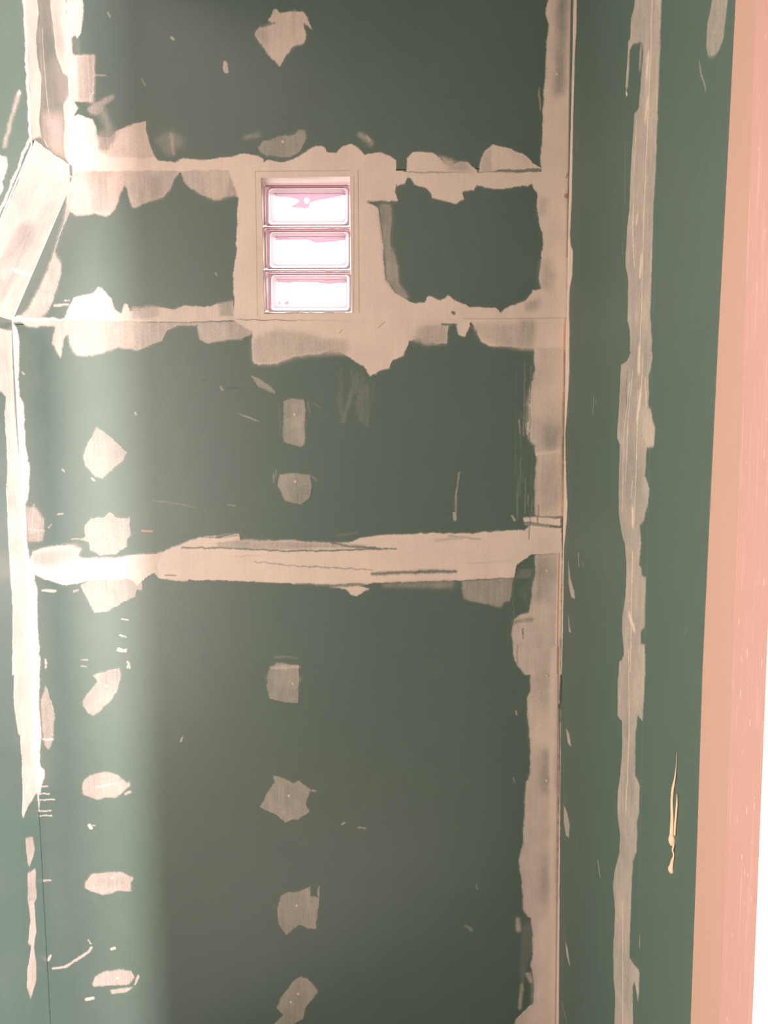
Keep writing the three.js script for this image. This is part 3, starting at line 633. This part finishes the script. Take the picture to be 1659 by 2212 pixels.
// ---------------------------------------------------------------- glass-block window
{
  const win = group('window_1', 'small window of three stacked glass blocks glowing with daylight', 'window', 'structure');
  const glow = (c, o = {}) => new THREE.MeshPhysicalMaterial({ color: new THREE.Color(...c), roughness: 0.95, transmission: 0.95, thickness: 0, ior: 1.45, side: THREE.DoubleSide, ...o });
  const TINT = [0.66, 0.53, 0.545];                         // one pinkish pressed glass: frosted, or fire-polished where it was ground smooth
  const rimMat = glow(TINT), wellMat = rimMat, beadMat = glow(TINT, { roughness: 0.22 }), shellMat = beadMat, scrapMat = glow([0.56, 0.43, 0.48], { roughness: 0.8 });
  const paneMat = new THREE.MeshPhysicalMaterial({ color: 0xffffff, roughness: 0.03, transmission: 1, thickness: 0, ior: 1.45, side: THREE.DoubleSide });
  const mortarMat = glow([0.72, 0.6, 0.58], { transmission: 0.75 });
  const rr = (x0, x1, y0, y1, r, C = THREE.Shape) => {
    const s = new C(); s.moveTo(x0 + r, y0); s.lineTo(x1 - r, y0); s.absarc(x1 - r, y0 + r, r, -Math.PI / 2, 0); s.lineTo(x1, y1 - r); s.absarc(x1 - r, y1 - r, r, 0, Math.PI / 2);
    s.lineTo(x0 + r, y1); s.absarc(x0 + r, y1 - r, r, Math.PI / 2, Math.PI); s.lineTo(x0, y0 + r); s.absarc(x0 + r, y0 + r, r, Math.PI, 1.5 * Math.PI); return s;
  };
  class Loop extends THREE.Curve { constructor(p) { super(); this.p = p; } getPoint(t, o = new THREE.Vector3()) { const n = this.p.length, k = ((t % 1) + 1) % 1 * n, i = Math.floor(k) % n, f = k - Math.floor(k); return o.lerpVectors(this.p[i], this.p[(i + 1) % n], f); } }
  const ringPts = (x0, x1, y0, y1, r, z) => { const p = rr(x0, x1, y0, y1, r).getSpacedPoints(96); p.pop(); return p.map((q) => V3(q.x, q.y, z)); };
  const band = (A, B) => {                                  // a closed ruled strip between two rings
    const p = [], ix = []; A.forEach((a, i) => p.push(a.x, a.y, a.z, B[i].x, B[i].y, B[i].z));
    for (let i = 0; i < A.length; i++) { const j = (i + 1) % A.length; ix.push(2 * i, 2 * i + 1, 2 * j, 2 * j, 2 * i + 1, 2 * j + 1); }
    const g = new THREE.BufferGeometry(); g.setAttribute('position', new THREE.Float32BufferAttribute(p, 3)); g.setIndex(ix); g.computeVertexNormals(); return g;
  };
  const W = 0.194, HB = 0.0905, labels = ['topmost glass block with a torn star-shaped scrap of film', 'middle glass block, clear and bright', 'lowest glass block with small marks near its foot'];
  const scraps = [
    [[[-0.077, 0.030], [0.081, 0.030], [0.082, 0.0257], [0.068, 0.0238], [0.052, 0.020], [0.036, 0.0168], [0.022, 0.015], [0.013, 0.013], [0.004, 0.010], [0.001, 0.006], [-0.001, -0.0027], [-0.0065, -0.0010], [-0.0097, -0.0030], [-0.020, -0.0010], [-0.031, -0.001], [-0.0416, 0.0018], [-0.032, 0.006], [-0.0235, 0.0112], [-0.0225, 0.0120], [-0.0257, 0.0165], [-0.036, 0.0195], [-0.056, 0.022], [-0.077, 0.0232]]],
    [[[-0.077, 0.030], [0.078, 0.030], [0.078, 0.0225], [0.05, 0.0185], [0.03, 0.0172], [0.012, 0.0165], [0.004, 0.019], [-0.001, 0.0225], [-0.04, 0.0235], [-0.06, 0.022], [-0.077, 0.0225]]],
    [[[-0.077, 0.030], [0.078, 0.030], [0.078, 0.0215], [0.06, 0.0225], [0.045, 0.0195], [0.035, 0.0205], [0.015, 0.0225], [-0.03, 0.0245], [-0.05, 0.0225], [-0.077, 0.0235]], [[-0.073, -0.017], [-0.069, -0.018], [-0.071, -0.025], [-0.074, -0.024]], [[-0.060, -0.019], [-0.050, -0.0155], [-0.0515, -0.025], [-0.060, -0.0255]]],
  ];
  for (let i = 0; i < 3; i++) {
    const b = new THREE.Group(); b.name = numbered('glass_block'); b.userData = { label: labels[i] };
    b.position.set(-0.2065 + [0, 0.0005, 0.0015][i], 2.0105 - 0.0932 * i, -0.033); b.rotation.z = -0.012; win.add(b);
    const x = W / 2, y = HB / 2, lx0 = -0.0855 + 0.001, lx1 = 0.0875, ly = 0.0375, px0 = -0.0745, px1 = 0.0815, py = 0.029;
    const s = rr(-x + 0.0048, x - 0.004, -y + 0.0042, y - 0.0042, 0.005); s.holes.push(rr(lx0 - 0.0018, lx1 + 0.0018, -ly - 0.0018, ly + 0.0018, 0.0095, THREE.Path));   // light from outside comes straight through under the polished lips
    mesh('block_rim', at(new THREE.ExtrudeGeometry(s, { depth: 0.006, bevelEnabled: true, bevelSize: 0.0012, bevelThickness: 0.0012, bevelOffset: -0.0012, bevelSegments: 2, curveSegments: 8 }), 0, 0, -0.008), rimMat, b);
    const o = rr(-x, x, -y, y, 0.006); o.holes.push(rr(-x + 0.002, x - 0.002, -y + 0.002, y - 0.002, 0.004, THREE.Path));
    mesh('block_shell', at(new THREE.ExtrudeGeometry(o, { depth: 0.060, bevelEnabled: false, curveSegments: 6 }), 0, 0, -0.069), shellMat, b);
    mesh('raised_lip', new THREE.TubeGeometry(new Loop(ringPts(lx0, lx1, -ly, ly, 0.009, -0.0005)), 192, 0.0017, 8, true), beadMat, b);
    mesh('raised_lip', new THREE.TubeGeometry(new Loop(ringPts(-x + 0.0035, x - 0.0025, -y + 0.003, y - 0.003, 0.006, 0)), 192, 0.0013, 8, true), beadMat, b);
    mesh('inner_well', band(ringPts(lx0 + 0.0018, lx1 - 0.0018, -ly + 0.0018, ly - 0.0018, 0.0075, -0.001), ringPts(px0, px1, -py, py, 0.004, -0.013)), wellMat, b);
    mesh('glass_face', at(new THREE.ExtrudeGeometry(rr(px0 - 0.002, px1 + 0.002, -py - 0.002, py + 0.002, 0.004), { depth: 0.0002, bevelEnabled: false }), 0, 0, -0.0135), paneMat, b);
    for (const p of scraps[i]) {
      const r = []; p.forEach(([a, c], k) => { const [e, d] = p[(k + 1) % p.length]; for (let m = 0; m < 5; m++) { const u = a + (e - a) * m / 5, v = c + (d - c) * m / 5; r.push(new THREE.Vector2(u + ragX(u * 3000, v * 3000 + i * 50) * 0.0002, v + ragY(u * 3000, v * 3000 + i * 50) * 0.0002)); } });
      const film = new THREE.Shape(r); if (i === 0) film.holes.push(new THREE.Path().absellipse(-0.0053, 0.0145, 0.0058, 0.0062, 0, 2 * Math.PI));
      mesh('film_scrap', at(new THREE.ExtrudeGeometry(film, { depth: 0.0003, bevelEnabled: false }), 0.0035, 0, -0.0128), scrapMat, b);
    }
  }
  const rough = (x0, x1, y, r, ph) => {                      // a trowelled bead of mortar, uneven along its length
    const c = new THREE.CatmullRomCurve3(Array.from({ length: 16 }, (_, k) => V3(x0 + (x1 - x0) * k / 15, y - 0.0022 * k / 15 + (noise(k * 0.9, ph) - 0.5) * 0.0014, 0)));
    const g = new THREE.TubeGeometry(c, 60, r, 8, false), p = g.attributes.position;
    for (let k = 0; k < p.count; k++) p.setXYZ(k, p.getX(k), p.getY(k) + (noise(p.getX(k) * 260, ph * 7) - 0.5) * 0.0012, p.getZ(k) * 0.8 + (noise(p.getX(k) * 300, ph) - 0.5) * 0.001);
    g.computeVertexNormals(); return g;
  };
  for (const [y, k] of [[1.9650, 1], [1.8718, 2]]) mesh('mortar_joint', at(rough(-0.3, -0.112, y, 0.0021, k), 0, 0, -0.0345), mortarMat, win);
  mesh('mortar_joint', at(rough(-0.3, -0.112, 1.7775, 0.0035, 5), 0, 0, -0.030), mortarMat, win);
}
// ---------------------------------------------------------------- things on the right wall
{
  const glue = std({ color: new THREE.Color(0.72, 0.46, 0.30), roughness: 0.5 });
  const run = (path, radii, squash = 0.6) => {                // a hanging run whose thickness changes along it
    const c = new THREE.CatmullRomCurve3(path), n = 40, g = new THREE.TubeGeometry(c, n, 1, 10, false), p = g.attributes.position;
    for (let i = 0; i <= n; i++) {
      const t = i / n * (radii.length - 1), k = Math.min(radii.length - 2, Math.floor(t)), r = radii[k] + (radii[k + 1] - radii[k]) * (t - k), m = c.getPointAt(i / n);
      for (let j = 0; j <= 10; j++) { const q = i * 11 + j; p.setXYZ(q, m.x + (p.getX(q) - m.x) * r * squash, m.y + (p.getY(q) - m.y) * r, m.z + (p.getZ(q) - m.z) * r); }
    }
    g.computeVertexNormals(); return g;
  };
  const blob = (z, y, rz, ry) => { const g = new THREE.SphereGeometry(1, 18, 12); g.scale(rz * 0.7, ry, rz); return at(g, XR - 0.001, y, z); };
  const w = (z, y) => V3(XR - 0.0012, y, z);
  const a = group('adhesive_drip', 'long dried beige run of adhesive with a rounded end, upper of two', 'drip');
  mesh('run', run([w(0.7287, 1.0862), w(0.7290, 1.0667), w(0.7264, 1.0516), w(0.7192, 1.0295), w(0.7178, 1.0147), w(0.7208, 0.9925), w(0.7210, 0.9737), w(0.7207, 0.9616)], [0.0003, 0.0006, 0.0016, 0.0028, 0.0030, 0.0034, 0.0042, 0.0050]), glue, a);
  mesh('strand', run([w(0.7348, 1.0323), w(0.7361, 1.0236), w(0.7348, 1.0090), w(0.7320, 0.9889), w(0.7312, 0.9744)], [0.0008, 0.0022, 0.0022, 0.0024, 0.0022]), glue, a);
  mesh('bead', blob(0.7231, 0.9630, 0.0072, 0.0085), glue, a);
  const c = group('adhesive_drip', 'short dried beige drip of adhesive below the long run', 'drip');
  mesh('run', run([w(0.7310, 0.9613), w(0.7254, 0.9500), w(0.7296, 0.9464), w(0.7254, 0.9345), w(0.7224, 0.9220)], [0.0008, 0.0020, 0.0016, 0.0034, 0.0048]), glue, c);
  mesh('bead', blob(0.7219, 0.9212, 0.0058, 0.0055), glue, c);
}
// ---------------------------------------------------------------- doorway, hall, floor, ceiling
{
  const peach = std({ color: new THREE.Color(0.42, 0.26, 0.19), roughness: 0.6 });
  const cv = document.createElement('canvas'); cv.width = 256; cv.height = 2048; const x = cv.getContext('2d'), r = seeded(3);
  x.fillStyle = '#b38c80'; x.fillRect(0, 0, 256, 2048);       // worn gloss paint with pale scrapes and specks
  for (let i = 0; i < 260; i++) { x.fillStyle = r() < 0.6 ? `rgba(246,214,202,${0.05 + r() * 0.14})` : `rgba(205,150,132,${0.1 + r() * 0.2})`; x.fillRect(r() * 256, r() * 2048, 1 + r() * 4, 20 + r() * 180); }
  for (let i = 0; i < 45; i++) { x.fillStyle = `rgba(255,236,222,${0.25 + r() * 0.4})`; x.fillRect(40 + r() * 200, r() * 2048, 1.5 + r() * 3, 4 + r() * 16); }
  const tex = new THREE.CanvasTexture(cv); tex.colorSpace = THREE.SRGBColorSpace; tex.wrapS = tex.wrapT = THREE.RepeatWrapping;
  const pink = std({ map: tex, roughness: 0.5 });
  const white = std({ color: new THREE.Color(0.86, 0.78, 0.74), roughness: 0.5 });
  const d = group('door_1', 'painted door frame at the right edge, peach lining, scraped pink stop, white architrave', 'door frame', 'structure');
  mesh('frame_lining', box(XR + 0.0008, XR + 0.02, 0, CEIL, 0.795, 0.93, 0.0006), peach, d);
  const stop = box(0.345, XR + 0.02, 0, CEIL, 0.9105, 0.999, 0.003), p = stop.attributes.position, uv = stop.attributes.uv;
  for (let i = 0; i < p.count; i++) uv.setXY(i, (p.getZ(i) - 0.91) / 0.09, p.getY(i) / 0.9);
  mesh('frame_stop', stop, pink, d);
  mesh('architrave', box(0.3385, 0.43, 0, CEIL, 0.9992, 1.014, 0.003), white, d);
  const front = group('wall_front', 'plastered wall that holds the doorway of the small room', 'wall', 'structure');
  mesh('wall_piece', box(XR + 0.0205, hallX1, 0, CEIL, 0.845, 0.998, 0), hallPaint, front);
  const shell = (name, label, g, m) => { const o = mesh(name, g, m, scene); o.userData = { label, category: name.split('_')[0], kind: 'structure' }; return o; };
  shell('floor', 'grey floor of the small room and hall', box(-1.75, hallX1 + 0.2, -0.1, 0, -0.24, hallZ1 + 0.2, 0), floorMat);
  shell('ceiling', 'plain ceiling above the small room and hall', box(-1.75, hallX1 + 0.2, CEIL, CEIL + 0.1, -0.24, hallZ1 + 0.2, 0), ceilPaint);
  shell('wall_hall_back', 'hall wall behind the viewer', box(hallX0 - 0.15, hallX1 + 0.15, 0, CEIL, hallZ1, hallZ1 + 0.15, 0), hallPaint);
  shell('wall_hall_right', 'hall wall on the right', box(hallX1, hallX1 + 0.15, 0, CEIL, 0.845, hallZ1, 0), hallPaint);
  const hl = group('wall_hall_left', 'hall wall on the left round an added bright window', 'wall', 'structure');
  const Y0 = 0.03, Y1 = 2.4, Z0 = 1.0, Z1 = 2.7, X0 = hallX0 - 0.15;
  for (const [a, b, c, e] of [[0, Y0, ZN + 0.001, hallZ1], [Y1, CEIL, ZN + 0.001, hallZ1], [Y0, Y1, ZN + 0.001, Z0], [Y0, Y1, Z1, hallZ1]]) mesh('wall_piece', box(X0, hallX0, a, b, c, e, 0), hallPaint, hl);
  const w2 = group('window_2', 'unseen hall window added for its light, frosted panes in a white frame', 'window', 'structure');  // added window, placed and sized for the light it throws on the walls
  const frame = std({ color: 0xe8e2da, roughness: 0.5 });
  mesh('window_frame', mergeGeometries([box(X0 + 0.04, hallX0 + 0.01, Y0, Y0 + 0.05, Z0, Z1), box(X0 + 0.04, hallX0 + 0.01, Y1 - 0.05, Y1, Z0, Z1), box(X0 + 0.04, hallX0 + 0.01, Y0, Y1, Z0, Z0 + 0.05), box(X0 + 0.04, hallX0 + 0.01, Y0, Y1, Z1 - 0.05, Z1), box(X0 + 0.04, hallX0 + 0.01, Y0, Y1, 1.83, 1.87)]), frame, w2);
  const lit = std({ color: 0xffffff, emissive: LIGHT.window.color, emissiveIntensity: 1, roughness: 0.6 });
  for (const [a, b] of [[Z0 + 0.05, 1.83], [1.87, Z1 - 0.05]]) mesh('pane', box(X0 + 0.09, X0 + 0.10, Y0 + 0.05, Y1 - 0.05, a, b, 0), lit, w2);
  const lamp = group('added_ceiling_lamp', 'unseen square ceiling lamp added to fill the hall with light', 'lamp');  // added lamp for soft fill, never in view
  mesh('lamp_housing', box(-0.32, 0.02, CEIL - 0.04, CEIL, 1.93, 2.27, 0.006), frame, lamp);
  mesh('diffuser', box(-0.30, 0.00, CEIL - 0.05, CEIL - 0.038, 1.95, 2.25, 0.003), std({ color: 0xffffff, emissive: LIGHT.ceiling.color, emissiveIntensity: 1 }), lamp);
  // added tripod lamp, unseen, a body for the spot that lights the left band
  const t = group('added_spot_lamp', 'unseen yellow spot lamp on a black tripod, added to light the left band', 'lamp');
  t.position.set(1.60, 0, 2.345);
  const black = std({ color: 0x1c1c1c, roughness: 0.6 }), yellow = std({ color: 0xd8a21a, roughness: 0.5 });
  mesh('pole', at(new THREE.CylinderGeometry(0.014, 0.014, 0.6, 16), 0, 0.62, 0), black, t);
  for (let k = 0; k < 3; k++) {
    const a = k * 2.094 + 0.4, c = new THREE.LineCurve3(V3(0, 0.55, 0), V3(Math.cos(a) * 0.45, 0.012, Math.sin(a) * 0.45));
    mesh('leg', new THREE.TubeGeometry(c, 2, 0.011, 10), black, t);
  }
  const head = mesh('lamp_head', box(-0.10, 0.10, -0.08, 0.08, -0.05, 0, 0.012), yellow, t); head.position.set(0.02, 0.95, 0.02); head.lookAt(-0.72, 1.0, 0);
  const lens = mesh('lens', box(-0.085, 0.085, -0.065, 0.065, 0.0, 0.006, 0.002), std({ color: 0xffffff, emissive: LIGHT.work.color, emissiveIntensity: 1 }), head);
}
renderer.render(scene, camera);
